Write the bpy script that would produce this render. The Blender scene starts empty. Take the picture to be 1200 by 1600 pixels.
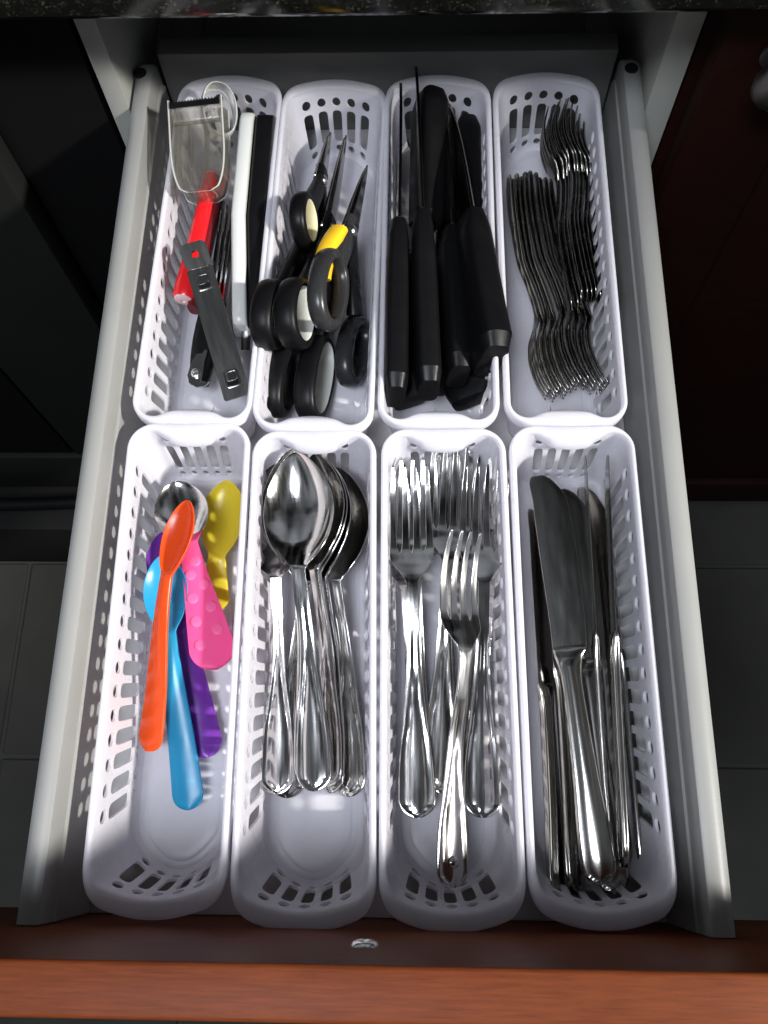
import bpy, bmesh, math, random
import numpy as np
from mathutils import Matrix, Vector
random.seed(7)
SC = bpy.context.scene
COL = SC.collection
PI = math.pi

# ------------------------------------------------------------------ camera
FPX = 1374.9                      # focal length in pixels of the 1200x1600 picture
CAM = Vector((0, 0, .4376))
ROT = Matrix(((0.99958245, -0.00451013, 0.02854087),
              (0.01392304, 0.94069316, -0.33897277),
              (-0.02531939, 0.33922860, 0.94036317)))
cd = bpy.data.cameras.new('camera'); cam = bpy.data.objects.new('camera', cd); COL.objects.link(cam)
cam.matrix_world = Matrix.Translation(CAM) @ ROT.to_4x4()
cd.sensor_fit = 'VERTICAL'; cd.sensor_height = 24; cd.lens = 24 * FPX / 1600
cd.clip_start = .01; cd.clip_end = 50
SC.camera = cam

# ------------------------------------------------------------------ light
w = bpy.data.worlds.new('World'); SC.world = w; w.use_nodes = True
bg = w.node_tree.nodes['Background']
bg.inputs[1].default_value = .145
# the dim room around: soft uneven light and dark areas (ceiling, walls, furniture) that the steel mirrors
_n, _l = w.node_tree.nodes, w.node_tree.links
_tc = _n.new('ShaderNodeTexCoord'); _nz = _n.new('ShaderNodeTexNoise'); _nz.inputs['Scale'].default_value = 2.0; _nz.inputs['Detail'].default_value = 1.0
_rp = _n.new('ShaderNodeValToRGB'); _rp.color_ramp.elements[0].position = .38; _rp.color_ramp.elements[0].color = (.16, .165, .17, 1)
_rp.color_ramp.elements[1].position = .66; _rp.color_ramp.elements[1].color = (2.1, 2.25, 2.5, 1)
_l.new(_tc.outputs['Generated'], _nz.inputs['Vector']); _l.new(_nz.outputs[0], _rp.inputs[0]); _sx = _n.new('ShaderNodeSeparateXYZ'); _l.new(_tc.outputs['Generated'], _sx.inputs[0])
_mr = _n.new('ShaderNodeMapRange'); _mr.interpolation_type = 'SMOOTHSTEP'; _mr.inputs[1].default_value = .70; _mr.inputs[2].default_value = .97; _mr.inputs[3].default_value = 1; _mr.inputs[4].default_value = .30
_l.new(_sx.outputs['Z'], _mr.inputs[0]); _mm = _n.new('ShaderNodeVectorMath'); _mm.operation = 'SCALE'
_l.new(_rp.outputs[0], _mm.inputs[0]); _l.new(_mr.outputs[0], _mm.inputs['Scale']); _l.new(_mm.outputs[0], bg.inputs[0])

def lamp(name, kind, loc, target, power, colour, **kw):
    l = bpy.data.lights.new(name, kind); l.energy = power; l.color = colour
    for k, v in kw.items(): setattr(l, k, v)
    o = bpy.data.objects.new(name, l); COL.objects.link(o)
    o.location = loc
    o.rotation_euler = (Vector(target) - Vector(loc)).to_track_quat('-Z', 'Y').to_euler()
    return o
# low hard light through a window on the right
KD = Vector((1, -.31, .71)).normalized()
KT = Vector((-.13, .17, 0))
lamp('window_light', 'SPOT', KT + KD * 2.4, KT, 455, (1, .972, .925), shadow_soft_size=.085, spot_size=math.radians(18), spot_blend=1.0)
# added fill lamp, high at the front left, for the room's pale bounced light
lamp('room_fill', 'AREA', (-.30, -.42, 1.45), (-.03, .14, 0), 24.0, (.84, .89, 1), shape='RECTANGLE', size=.50, size_y=.38)
SC.view_settings.view_transform = 'Standard'; SC.view_settings.look = 'None'
SC.view_settings.exposure = 0; SC.view_settings.gamma = 1; SC.view_settings.use_curve_mapping = False
SC.cycles.adaptive_threshold = .03; SC.cycles.max_bounces = 10; SC.cycles.transmission_bounces = 12; SC.cycles.diffuse_bounces = 6; SC.cycles.glossy_bounces = 8
SC.cycles.caustics_reflective = False; SC.cycles.caustics_refractive = False
SC.cycles.sample_clamp_indirect = 6
SC.cycles.use_denoising = True

# ------------------------------------------------------------------ materials
def nodes(name):
    m = bpy.data.materials.new(name); m.use_nodes = True
    return m, m.node_tree.nodes, m.node_tree.links, m.node_tree.nodes['Principled BSDF']
def mat(name, col, rough=.4, metal=0, var=0, vscale=40, bump=0, bscale=300, coat=0, spec=.5, rvar=0, stretch=(1, 1, 1), sss=0, trans=0, ior=1.45):
    m, N, L, b = nodes(name)
    b.inputs['Base Color'].default_value = (*col, 1); b.inputs['Roughness'].default_value = rough
    b.inputs['Metallic'].default_value = metal; b.inputs['Coat Weight'].default_value = coat
    b.inputs['Coat Roughness'].default_value = .12
    b.inputs['Specular IOR Level'].default_value = spec; b.inputs['IOR'].default_value = ior
    b.inputs['Transmission Weight'].default_value = trans
    if sss:
        b.inputs['Subsurface Weight'].default_value = sss; b.inputs['Subsurface Radius'].default_value = (.004, .004, .004); b.inputs['Subsurface Scale'].default_value = 1
    tc = N.new('ShaderNodeTexCoord'); mp = N.new('ShaderNodeMapping'); mp.inputs['Scale'].default_value = stretch
    L.new(tc.outputs['Object'], mp.inputs[0])
    if var or rvar:
        n = N.new('ShaderNodeTexNoise'); n.inputs['Scale'].default_value = vscale; n.inputs['Detail'].default_value = 6
        L.new(mp.outputs[0], n.inputs['Vector'])
        if var:
            mx = N.new('ShaderNodeMixRGB'); mx.inputs[1].default_value = (*[c * (1 - var) for c in col], 1); mx.inputs[2].default_value = (*[min(1, c * (1 + var)) for c in col], 1)
            L.new(n.outputs[0], mx.inputs[0]); L.new(mx.outputs[0], b.inputs['Base Color'])
        if rvar:
            r = N.new('ShaderNodeMapRange'); r.inputs[1].default_value = .3; r.inputs[2].default_value = .7
            r.inputs[3].default_value = max(.02, rough - rvar); r.inputs[4].default_value = rough + rvar
            L.new(n.outputs[0], r.inputs[0]); L.new(r.outputs[0], b.inputs['Roughness'])
    if bump:
        n2 = N.new('ShaderNodeTexNoise'); n2.inputs['Scale'].default_value = bscale; n2.inputs['Detail'].default_value = 4
        L.new(mp.outputs[0], n2.inputs['Vector'])
        bp = N.new('ShaderNodeBump'); bp.inputs['Strength'].default_value = bump; bp.inputs['Distance'].default_value = .0004
        L.new(n2.outputs[0], bp.inputs['Height']); L.new(bp.outputs[0], b.inputs['Normal'])
    return m
def translucent(name, col, amount, rough=.3, tcol=None, bump=.05):
    m = mat(name, col, rough, var=.03, vscale=60, bump=bump, bscale=500, rvar=.08)
    N, L = m.node_tree.nodes, m.node_tree.links
    out = N['Material Output']; b = N['Principled BSDF']
    t = N.new('ShaderNodeBsdfTranslucent'); t.inputs[0].default_value = (*(tcol or col), 1)
    mx = N.new('ShaderNodeMixShader'); mx.inputs[0].default_value = amount
    L.new(b.outputs[0], mx.inputs[1]); L.new(t.outputs[0], mx.inputs[2]); L.new(mx.outputs[0], out.inputs[0])
    return m
def wood(name, a, c, rough=.5, coat=.0):
    m, N, L, b = nodes(name)
    tc = N.new('ShaderNodeTexCoord'); mp = N.new('ShaderNodeMapping'); mp.inputs['Scale'].default_value = (9, 130, 130)
    L.new(tc.outputs['Object'], mp.inputs[0])
    n = N.new('ShaderNodeTexNoise'); n.inputs['Scale'].default_value = 6; n.inputs['Detail'].default_value = 8; n.inputs['Roughness'].default_value = .65
    L.new(mp.outputs[0], n.inputs['Vector'])
    n2 = N.new('ShaderNodeTexNoise'); n2.inputs['Scale'].default_value = 14; n2.inputs['Detail'].default_value = 3
    L.new(tc.outputs['Object'], n2.inputs['Vector'])
    ad = N.new('ShaderNodeMath'); ad.operation = 'MULTIPLY_ADD'; ad.inputs[1].default_value = .5; L.new(n2.outputs[0], ad.inputs[0]); L.new(n.outputs[0], ad.inputs[2])
    r = N.new('ShaderNodeValToRGB'); r.color_ramp.elements[0].position = .5; r.color_ramp.elements[0].color = (*a, 1)
    r.color_ramp.elements[1].position = 1.0; r.color_ramp.elements[1].color = (*c, 1)
    L.new(ad.outputs[0], r.inputs[0]); L.new(r.outputs[0], b.inputs['Base Color'])
    b.inputs['Roughness'].default_value = rough; b.inputs['Coat Weight'].default_value = coat; b.inputs['Coat Roughness'].default_value = .18; b.inputs['Specular IOR Level'].default_value = .12
    bp = N.new('ShaderNodeBump'); bp.inputs['Strength'].default_value = .08; bp.inputs['Distance'].default_value = .0005
    L.new(n.outputs[0], bp.inputs['Height']); L.new(bp.outputs[0], b.inputs['Normal'])
    return m
def granite(name):
    m, N, L, b = nodes(name)
    tc = N.new('ShaderNodeTexCoord'); v = N.new('ShaderNodeTexVoronoi'); v.inputs['Scale'].default_value = 900
    n = N.new('ShaderNodeTexNoise'); n.inputs['Scale'].default_value = 160; n.inputs['Detail'].default_value = 8
    L.new(tc.outputs['Object'], v.inputs['Vector']); L.new(tc.outputs['Object'], n.inputs['Vector'])
    mu = N.new('ShaderNodeMath'); mu.operation = 'MULTIPLY'; L.new(v.outputs['Color'], mu.inputs[0]); L.new(n.outputs[0], mu.inputs[1])
    r = N.new('ShaderNodeValToRGB'); e = r.color_ramp.elements
    e[0].position = .28; e[0].color = (.006, .006, .005, 1); e[1].position = .66; e[1].color = (.12, .10, .06, 1)
    k = e.new(.42); k.color = (.018, .018, .013, 1)
    L.new(mu.outputs[0], r.inputs[0]); L.new(r.outputs[0], b.inputs['Base Color']); b.inputs['Roughness'].default_value = .12
    return m

M = {}
M['basket'] = translucent('white_plastic', (.88, .87, .905), .52, .28)
def wear(m):
    N, L = m.node_tree.nodes, m.node_tree.links; b = N['Principled BSDF']; src = b.inputs['Base Color'].links[0].from_socket
    tc = N.new('ShaderNodeTexCoord'); oi = N.new('ShaderNodeObjectInfo'); ad = N.new('ShaderNodeVectorMath'); L.new(tc.outputs['Object'], ad.inputs[0])
    sc = N.new('ShaderNodeVectorMath'); sc.operation = 'SCALE'; sc.inputs['Scale'].default_value = 9; L.new(oi.outputs['Location'], sc.inputs[0]); L.new(sc.outputs[0], ad.inputs[1])
    n = N.new('ShaderNodeTexNoise'); n.inputs['Scale'].default_value = 34; n.inputs['Detail'].default_value = 8; n.inputs['Roughness'].default_value = .7; L.new(ad.outputs[0], n.inputs['Vector'])
    r = N.new('ShaderNodeMapRange'); r.inputs[1].default_value = .55; r.inputs[2].default_value = .80; r.inputs[4].default_value = .55; L.new(n.outputs[0], r.inputs[0])
    mx = N.new('ShaderNodeMixRGB'); mx.inputs[2].default_value = (.66, .63, .60, 1); L.new(r.outputs[0], mx.inputs[0]); L.new(src, mx.inputs[1]); L.new(mx.outputs[0], b.inputs['Base Color'])
wear(M['basket'])
M['rail'] = mat('grey_painted_metal', (.255, .254, .240), .36, var=.06, vscale=25, bump=.10, bscale=900, rvar=.06)
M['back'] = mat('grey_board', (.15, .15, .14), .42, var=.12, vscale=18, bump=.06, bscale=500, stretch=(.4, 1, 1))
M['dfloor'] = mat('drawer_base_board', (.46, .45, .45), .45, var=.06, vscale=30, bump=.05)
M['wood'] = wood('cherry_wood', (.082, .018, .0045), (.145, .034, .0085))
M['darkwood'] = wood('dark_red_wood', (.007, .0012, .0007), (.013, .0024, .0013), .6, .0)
M['cab'] = mat('grey_melamine', (.30, .30, .27), .45, var=.05, vscale=30, bump=.05)
M['granite'] = granite('dark_granite')
M['steel'] = mat('polished_steel', (.62, .61, .595), .14, 1, rvar=.07, vscale=70, bump=.014, bscale=160, stretch=(5, .5, 1))
M['steel2'] = mat('brushed_steel', (.42, .41, .385), .16, 1, rvar=.03, vscale=60, bump=.006, bscale=240, stretch=(4, .6, 1))
M['openersteel'] = mat('dark_stamped_steel', (.46, .45, .42), .22, 1, rvar=.03, vscale=60, bump=.004, bscale=240, stretch=(4, .6, 1))
M['steel3'] = mat('dull_steel', (.27, .265, .24), .22, 1, rvar=.07, vscale=120, bump=.02, bscale=240)
M['blacktile'] = mat('black_plastic', (.005, .005, .0055), .34, spec=.26, bump=.12, bscale=1100, rvar=.06, vscale=70)
M['blacksatin'] = mat('satin_black_plastic', (.004, .004, .0045), .38, spec=.20, bump=.20, bscale=1300, rvar=.06, vscale=70)
M['greyplastic'] = mat('dark_grey_plastic', (.022, .022, .023), .28, bump=.05, bscale=900, rvar=.06, vscale=70)
M['cream'] = mat('cream_plastic', (.72, .66, .42), .4, var=.05)
M['palegrey'] = mat('pale_grey_plastic', (.62, .63, .58), .4, var=.05)
M['yellow'] = mat('yellow_plastic', (.85, .50, .02), .35, var=.05)
M['white'] = mat('white_gloss_plastic', (.55, .56, .53), .3, var=.02)
M['red'] = mat('red_plastic', (.72, .012, .016), .25, var=.05, coat=.2)
M['darkred'] = mat('dark_red_plastic', (.12, .006, .010), .35, var=.05)
M['palepink'] = mat('pale_pink_plastic', (.75, .52, .52), .4, var=.06)
M['clear'] = mat('clear_plastic', (.97, .96, .90), .05, trans=1, ior=1.42)
def clear_mix(m):
    N, L = m.node_tree.nodes, m.node_tree.links; out = N['Material Output']; b = N['Principled BSDF']
    t = N.new('ShaderNodeBsdfTransparent'); t.inputs[0].default_value = (.93, .92, .86, 1); d = N.new('ShaderNodeBsdfDiffuse'); d.inputs[0].default_value = (.8, .78, .7, 1)
    a = N.new('ShaderNodeMixShader'); a.inputs[0].default_value = .62; L.new(b.outputs[0], a.inputs[1]); L.new(t.outputs[0], a.inputs[2])
    c = N.new('ShaderNodeMixShader'); c.inputs[0].default_value = .02; L.new(a.outputs[0], c.inputs[1]); L.new(d.outputs[0], c.inputs[2]); L.new(c.outputs[0], out.inputs[0])
clear_mix(M['clear'])
M['clearedge'] = mat('clear_plastic_edge', (.95, .94, .88), .08, trans=.55, ior=1.45, spec=.8)
M['orange'] = translucent('orange_plastic', (.80, .090, .012), .30, .25, (.95, .14, .02))
M['blue'] = translucent('blue_plastic', (.03, .36, .60), .38, .25, (.03, .50, .75))
M['purple'] = translucent('purple_plastic', (.13, .030, .27), .12, .18, (.15, .03, .3))
M['pink'] = translucent('pink_plastic', (.95, .11, .34), .3, .4, (1, .18, .42))
M['pinkred'] = translucent('deep_pink_rubber', (.85, .03, .12), .15, .4)
M['yellowspoon'] = translucent('yellow_translucent_plastic', (.84, .72, .06), .5, .25, (.9, .75, .05))
M['black'] = mat('black_enamel', (.004, .004, .004), .6, spec=.12)
M['oven'] = mat('dark_grey_metal', (.010, .010, .009), .7, spec=.15, var=.25, vscale=14, bump=.05)
M['tile'] = mat('grey_floor_tile', (.046, .045, .039), .9, spec=.2, var=.22, vscale=16, bump=.25, bscale=60)
M['grout'] = mat('grey_grout', (.045, .045, .04), .9, var=.2, vscale=200, bump=.3)
M['brass'] = mat('brass', (.75, .52, .20), .25, 1)
M['pewter'] = mat('pewter', (.16, .155, .15), .4, 1)
M['zinc'] = mat('zinc_screw', (.72, .72, .70), .25, 1)

# ------------------------------------------------------------------ helpers
def at(px, py, z):
    """point of the place at height z that the photograph shows at pixel (px, py)"""
    d = ROT @ Vector(((px - 600) / FPX, -(py - 800) / FPX, -1))
    return CAM + d * ((z - CAM.z) / d.z)
def at_y(px, py, y):
    d = ROT @ Vector(((px - 600) / FPX, -(py - 800) / FPX, -1))
    return CAM + d * (y / d.y)
def link(name, me, parent=None):
    o = bpy.data.objects.new(name, me); COL.objects.link(o); o.parent = parent
    return o
def mesh(name, V, F, m, parent=None, sharp=40, normals=None):
    me = bpy.data.meshes.new(name); me.from_pydata([tuple(v) for v in V], [], F); me.update()
    bm = bmesh.new(); bm.from_mesh(me)
    if normals is None: bmesh.ops.recalc_face_normals(bm, faces=bm.faces)
    bm.to_mesh(me); bm.free()
    me.polygons.foreach_set('use_smooth', [True] * len(me.polygons))
    if sharp: me.set_sharp_from_angle(angle=math.radians(sharp))
    me.materials.append(M[m] if isinstance(m, str) else m)
    return link(name, me, parent)
def tag(o, label, cat=None, group=None, kind=None):
    if label: o['label'] = label
    if cat: o['category'] = cat
    if group: o['group'] = group
    if kind: o['kind'] = kind
    return o
def empty(name, label, cat, group=None, matrix=None):
    o = bpy.data.objects.new(name, None); COL.objects.link(o); o.empty_display_size = .01
    if matrix is not None: o.matrix_world = matrix
    return tag(o, label, cat, group)
def clone(root, label, matrix, group=None):
    r = root.copy(); COL.objects.link(r); r.matrix_world = matrix
    if label: r['label'] = label
    if group: r['group'] = group
    def rec(a, b):
        for ch in list(a.children):
            c = ch.copy(); COL.objects.link(c); c.parent = b; rec(ch, c)
    rec(root, r)
    return r
def pose(A, B, roll=0, scale=1, anchor='A', length=None):
    """local +Y runs from A to B, local Z up, then rolled about the axis"""
    A, B = Vector(A), Vector(B)
    y = (B - A).normalized(); x = y.cross(Vector((0, 0, 1))).normalized(); z = x.cross(y)
    m = Matrix((x, y, z)).transposed() @ Matrix.Rotation(math.radians(roll), 3, 'Y')
    o = A if anchor == 'A' else B - y * length * scale
    return Matrix.Translation(o) @ m.to_4x4() @ Matrix.Scale(scale, 4)
def bbox(name, x0, x1, y0, y1, z0, z1, m, parent=None, bevel=.0015, seg=2):
    bm = bmesh.new(); bmesh.ops.create_cube(bm, size=1)
    for v in bm.verts: v.co = Vector(((x0 + x1) / 2 + v.co.x * (x1 - x0), (y0 + y1) / 2 + v.co.y * (y1 - y0), (z0 + z1) / 2 + v.co.z * (z1 - z0)))
    if bevel: bmesh.ops.bevel(bm, geom=bm.edges[:], offset=bevel, segments=seg, affect='EDGES', profile=.5)
    me = bpy.data.meshes.new(name); bm.to_mesh(me); bm.free()
    me.polygons.foreach_set('use_smooth', [True] * len(me.polygons)); me.set_sharp_from_angle(angle=math.radians(35))
    me.materials.append(M[m]); return link(name, me, parent)
def rings(R, closed=True, cap=True):
    """loft: R = list of rings of equal length"""
    V, F = [], []; n = len(R[0])
    for r in R: V += [tuple(p) for p in r]
    for i in range(len(R) - 1):
        for j in range(n if closed else n - 1):
            k = (j + 1) % n
            F.append((i * n + j, i * n + k, (i + 1) * n + k, (i + 1) * n + j))
    if cap and closed:
        F.append(tuple(reversed(range(n)))); F.append(tuple((len(R) - 1) * n + j for j in range(n)))
    return V, F
def merge(parts):
    V, F = [], []
    for v, f in parts:
        o = len(V); V += list(v); F += [tuple(i + o for i in q) for q in f]
    return V, F
def lathe(prof, n=20):
    """prof: (radius, z)"""
    R = [[(r * math.cos(2 * PI * j / n), r * math.sin(2 * PI * j / n), z) for j in range(n)] for r, z in prof]
    return rings(R)
def interp(tab, x):
    """smooth (monotone-ish) interpolation of rows (x, a, b, ...)"""
    xs = [r[0] for r in tab]
    if x <= xs[0]: return tab[0][1:]
    if x >= xs[-1]: return tab[-1][1:]
    i = max(k for k in range(len(xs) - 1) if xs[k] <= x)
    t = (x - xs[i]) / (xs[i + 1] - xs[i]); out = []
    for c in range(1, len(tab[0])):
        def slope(k):
            if k == 0 or k == len(xs) - 1: return 0 if False else ((tab[min(k + 1, len(xs) - 1)][c] - tab[max(k - 1, 0)][c]) / (xs[min(k + 1, len(xs) - 1)] - xs[max(k - 1, 0)]))
            d0 = (tab[k][c] - tab[k - 1][c]) / (xs[k] - xs[k - 1]); d1 = (tab[k + 1][c] - tab[k][c]) / (xs[k + 1] - xs[k])
            return 0 if d0 * d1 <= 0 else 2 * d0 * d1 / (d0 + d1)
        h = xs[i + 1] - xs[i]; p0, p1 = tab[i][c], tab[i + 1][c]; m0, m1 = slope(i) * h, slope(i + 1) * h
        out.append((2 * t**3 - 3 * t**2 + 1) * p0 + (t**3 - 2 * t**2 + t) * m0 + (-2 * t**3 + 3 * t**2) * p1 + (t**3 - t**2) * m1)
    return out
def oval(cx, cy, rx, ry, n, p=2.0):
    out = []
    for j in range(n):
        a = 2 * PI * j / n; c, s = math.cos(a), math.sin(a)
        out.append((cx + rx * math.copysign(abs(c)**(2 / p), c), cy + ry * math.copysign(abs(s)**(2 / p), s)))
    return out
def extrude_outline(pts, z0, z1, bevel=.0004):
    n = len(pts); cx = sum(p[0] for p in pts) / n; cy = sum(p[1] for p in pts) / n
    def ins(p, d):
        dx, dy = p[0] - cx, p[1] - cy; l = math.hypot(dx, dy) or 1
        return (p[0] - dx / l * d, p[1] - dy / l * d)
    R = [[(*ins(p, bevel), z0) for p in pts], [(*p, z0 + bevel) for p in pts], [(*p, z1 - bevel) for p in pts], [(*ins(p, bevel), z1) for p in pts]]
    return rings(R)
def plate_with_hole(outer, inner, z0, z1):
    n = len(outer); R = [[(*p, z0) for p in inner], [(*p, z0) for p in outer], [(*p, z1) for p in outer], [(*p, z1) for p in inner], [(*p, z0) for p in inner]]
    return rings(R, cap=False)

# ------------------------------------------------------------------ the setting: floor, cabinet, counter
FZ = -.76
floor = mesh('floor', [(-3, -3, FZ - .004), (3, -3, FZ - .004), (3, 3, FZ - .004), (-3, 3, FZ - .004)], [(0, 1, 2, 3)], 'grout'); floor['kind'] = 'structure'
tw = .27
tile0 = bbox('tile', 0, tw - .006, 0, tw - .006, -.012, 0, 'tile', floor, .002, 1)
tile0.location = (-.81, -.453, FZ)
for i in range(0, 7):
    for j in range(0, 5):
        if i == 0 and j == 0: continue
        t = tile0.copy(); COL.objects.link(t); t.location = (-.81 + i * tw, -.453 + j * tw + (0), FZ + .0006 * random.random())
# counter
CY, CZ = .3745, .1115
def counter_profile():
    pts = [(.06, 0), (.006, 0), (.002, .002), (0, .006)]
    pts += [(0, .026), (.002, .031), (.006, .034), (.5, .034), (.5, 0)]
    return pts
R = [[(x, CY + p[0], CZ + p[1]) for p in counter_profile()] for x in (-1.2, 1.2)]
V, F = rings(R); c = mesh('countertop', V, F, 'granite'); tag(c, 'dark speckled granite countertop edge above the open drawer', 'countertop')
# base cabinet the drawer belongs to
cab = empty('base_cabinet', 'open grey base cabinet carcass behind the drawer, under the granite', 'cabinet', None, Matrix.Translation((-.015, .425, FZ)))
def into(o, root):
    o.parent = root; o.matrix_parent_inverse = root.matrix_world.inverted(); return o
bpy.context.view_layer.update()
CF = .425
into(bbox('side_panel', -.190, -.1775, CF, .93, FZ + .1, CZ - .002, 'cab', None, .0008), cab)
into(bbox('side_panel', .1465, .163, CF, .93, FZ + .1, CZ - .002, 'cab', None, .0008), cab)
into(bbox('back_panel', -.1773, .1463, .915, .93, FZ + .1, CZ - .002, 'cab', None, .0008), cab)
into(bbox('bottom_panel', -.1773, .1463, CF, .913, -.14, -.125, 'cab', None, .0008), cab)
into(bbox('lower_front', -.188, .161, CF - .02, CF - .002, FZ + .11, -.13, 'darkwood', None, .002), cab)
into(bbox('plinth', -.188, .161, CF + .05, CF + .06, FZ + .002, FZ + .099, 'black', None, 0), cab)
into(bbox('runner', -.1772, -.1765, CF + .002, .91, -.05, -.02, 'zinc', None, 0), cab)
# neighbour on the right: dark red door with knob
bpy.context.view_layer.update()
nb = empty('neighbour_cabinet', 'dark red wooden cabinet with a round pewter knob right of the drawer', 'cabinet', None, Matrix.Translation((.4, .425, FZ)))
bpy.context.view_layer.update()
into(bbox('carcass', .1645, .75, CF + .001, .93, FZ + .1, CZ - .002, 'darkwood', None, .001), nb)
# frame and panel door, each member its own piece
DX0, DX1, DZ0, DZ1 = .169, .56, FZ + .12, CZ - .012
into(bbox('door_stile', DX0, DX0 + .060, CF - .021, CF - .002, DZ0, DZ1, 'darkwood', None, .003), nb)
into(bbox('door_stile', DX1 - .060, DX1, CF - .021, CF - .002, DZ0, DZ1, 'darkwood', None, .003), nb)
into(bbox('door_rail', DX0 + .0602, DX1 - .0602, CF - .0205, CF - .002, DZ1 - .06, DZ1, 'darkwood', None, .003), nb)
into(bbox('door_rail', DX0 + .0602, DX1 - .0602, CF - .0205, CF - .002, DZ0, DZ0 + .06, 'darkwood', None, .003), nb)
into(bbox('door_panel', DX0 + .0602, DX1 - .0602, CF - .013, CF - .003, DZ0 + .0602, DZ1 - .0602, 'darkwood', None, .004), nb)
V, F = lathe([(.006, 0), (.006, .012), (.010, .014), (.0155, .018), (.017, .022), (.0155, .026), (.010, .029), (.004, .030)], 28)
k = mesh('knob', V, F, 'pewter', None, 60); kp = at_y(1224, 128, CF - .021 - .02)
k.rotation_euler = (PI / 2, 0, 0); k.location = (kp.x, CF - .021, kp.z); bpy.context.view_layer.update(); into(k, nb)
V, F = lathe([(.010, 0), (.010, .0015), (.006, .003)], 24); k2 = mesh('knob_plate', V, F, 'pewter'); k2.rotation_euler = (PI / 2, 0, 0); k2.location = (kp.x, CF - .0212, kp.z); bpy.context.view_layer.update(); into(k2, nb)
# oven on the left, black and dark grey
ov = empty('oven', 'black oven with dark grey front panels left of the drawer', 'oven', None, Matrix.Translation((-.5, .425, FZ)))
bpy.context.view_layer.update()
into(bbox('body', -.80, -.194, CF + .002, .93, FZ + .05, CZ - .004, 'black', None, .002), ov)
into(bbox('door_panel', -.386, -.268, CF - .022, CF, -.49, CZ - .02, 'oven', None, .003), ov)
into(bbox('door_glass', -.78, -.390, CF - .020, CF, -.49, CZ - .02, 'black', None, .003), ov)
into(bbox('drawer_panel', -.78, -.268, CF - .020, CF, -.60, -.505, 'oven', None, .004), ov)
into(bbox('kick_panel', -.78, -.240, .352, CF, FZ + .002, -.612, 'oven', None, .004), ov)
V, F = [], []
hp = [[(-.78 + .51 * i / 16, CF - .05 - .012 * math.sin(PI * i / 16) + .008 * math.cos(a), -.55 + .008 * math.sin(a)) for a in [2 * PI * j / 12 for j in range(12)]] for i in range(17)]
V, F = rings(hp); into(mesh('drawer_handle', V, F, 'black'), ov)

# ------------------------------------------------------------------ the drawer
FY = -.043                                  # inner face of the wooden front
DF = -.0525                                 # drawer base, top face
dr = empty('drawer', 'open kitchen drawer with grey metal sides and a cherry wood front', 'drawer', None, Matrix.Translation((-.016, .2, DF)))
bpy.context.view_layer.update()
RZ = .010
def rail(xo, xi, s, name):
    # xo outer x, xi inner crease; rounded top, straight inner wall with a small step, running front to back
    prof = [(xo, -.075), (xo, RZ - .006), (xo + s * .0010, RZ - .0025), (xo + s * .0032, RZ - .0006), (xo + s * .006, RZ)]
    prof += [(xi - s * .0022, RZ), (xi - s * .0006, RZ - .0008), (xi, RZ - .003), (xi + s * .0002, RZ - .016), (xi + s * .0012, RZ - .0175), (xi + s * .0014, DF + .001), (xi + s * .0014, -.075)]
    R = []
    for y, dz in ((FY + .0005, 0), (.452, 0), (.4585, -.0012), (.4625, -.005)):
        R.append([(x, y, z + (dz if z > -.01 else 0)) for x, z in prof])
    V, F = rings(R); return into(mesh(name, V, F, 'rail', None, 30), dr)
rail(-.1765, -.1645, 1, 'side_rail')
rail(.1450, .1325, -1, 'side_rail')
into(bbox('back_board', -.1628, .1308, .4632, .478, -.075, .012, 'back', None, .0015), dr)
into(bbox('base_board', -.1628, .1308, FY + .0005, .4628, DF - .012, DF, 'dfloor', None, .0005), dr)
FT = .109
into(bbox('front_board', -.26, .22, FY - .0178, FY, -.085, FT, 'wood', None, .0016, 3), dr)
for px, py in ((221, 101), (985, 96)):
    V, F = lathe([(.0042, 0), (.0042, .0006), (.003, .0012), (.0014, .0012), (.0012, .0004)], 20)
    p = at(px, py, RZ - .0005); s = mesh('rail_screw', V, F, 'oven'); s.location = (p.x, min(p.y, .450), RZ - .0002); bpy.context.view_layer.update(); into(s, dr)
V, F = lathe([(.0056, 0), (.0056, .0005), (.0048, .0018), (.003, .0026), (.0014, .0028), (.0011, .0012)], 24)
p = at_y(570, 1474, FY + .001); s = mesh('front_screw', V, F, 'zinc'); s.rotation_euler = (-PI / 2, 0, 0); s.location = (p.x, FY - .0002, p.z); bpy.context.view_layer.update(); into(s, dr)
V, F = merge([([(-.004, -.0007, z) for z in (.0029,)] + [(.004, -.0007, .0029), (.004, .0007, .0029), (-.004, .0007, .0029)], [(0, 1, 2, 3)])])
V, F = lathe([(.005, 0), (.005, .010), (.010, .014), (.0135, .019), (.0135, .023), (.009, .0265), (.003, .027)], 24)
kn = mesh('knob', V, F, 'brass'); kn.rotation_euler = (PI / 2, 0, 0); kn.location = (at_y(577, 1598, FY - .04).x, FY - .0178, -.012); bpy.context.view_layer.update(); into(kn, dr)

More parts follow.
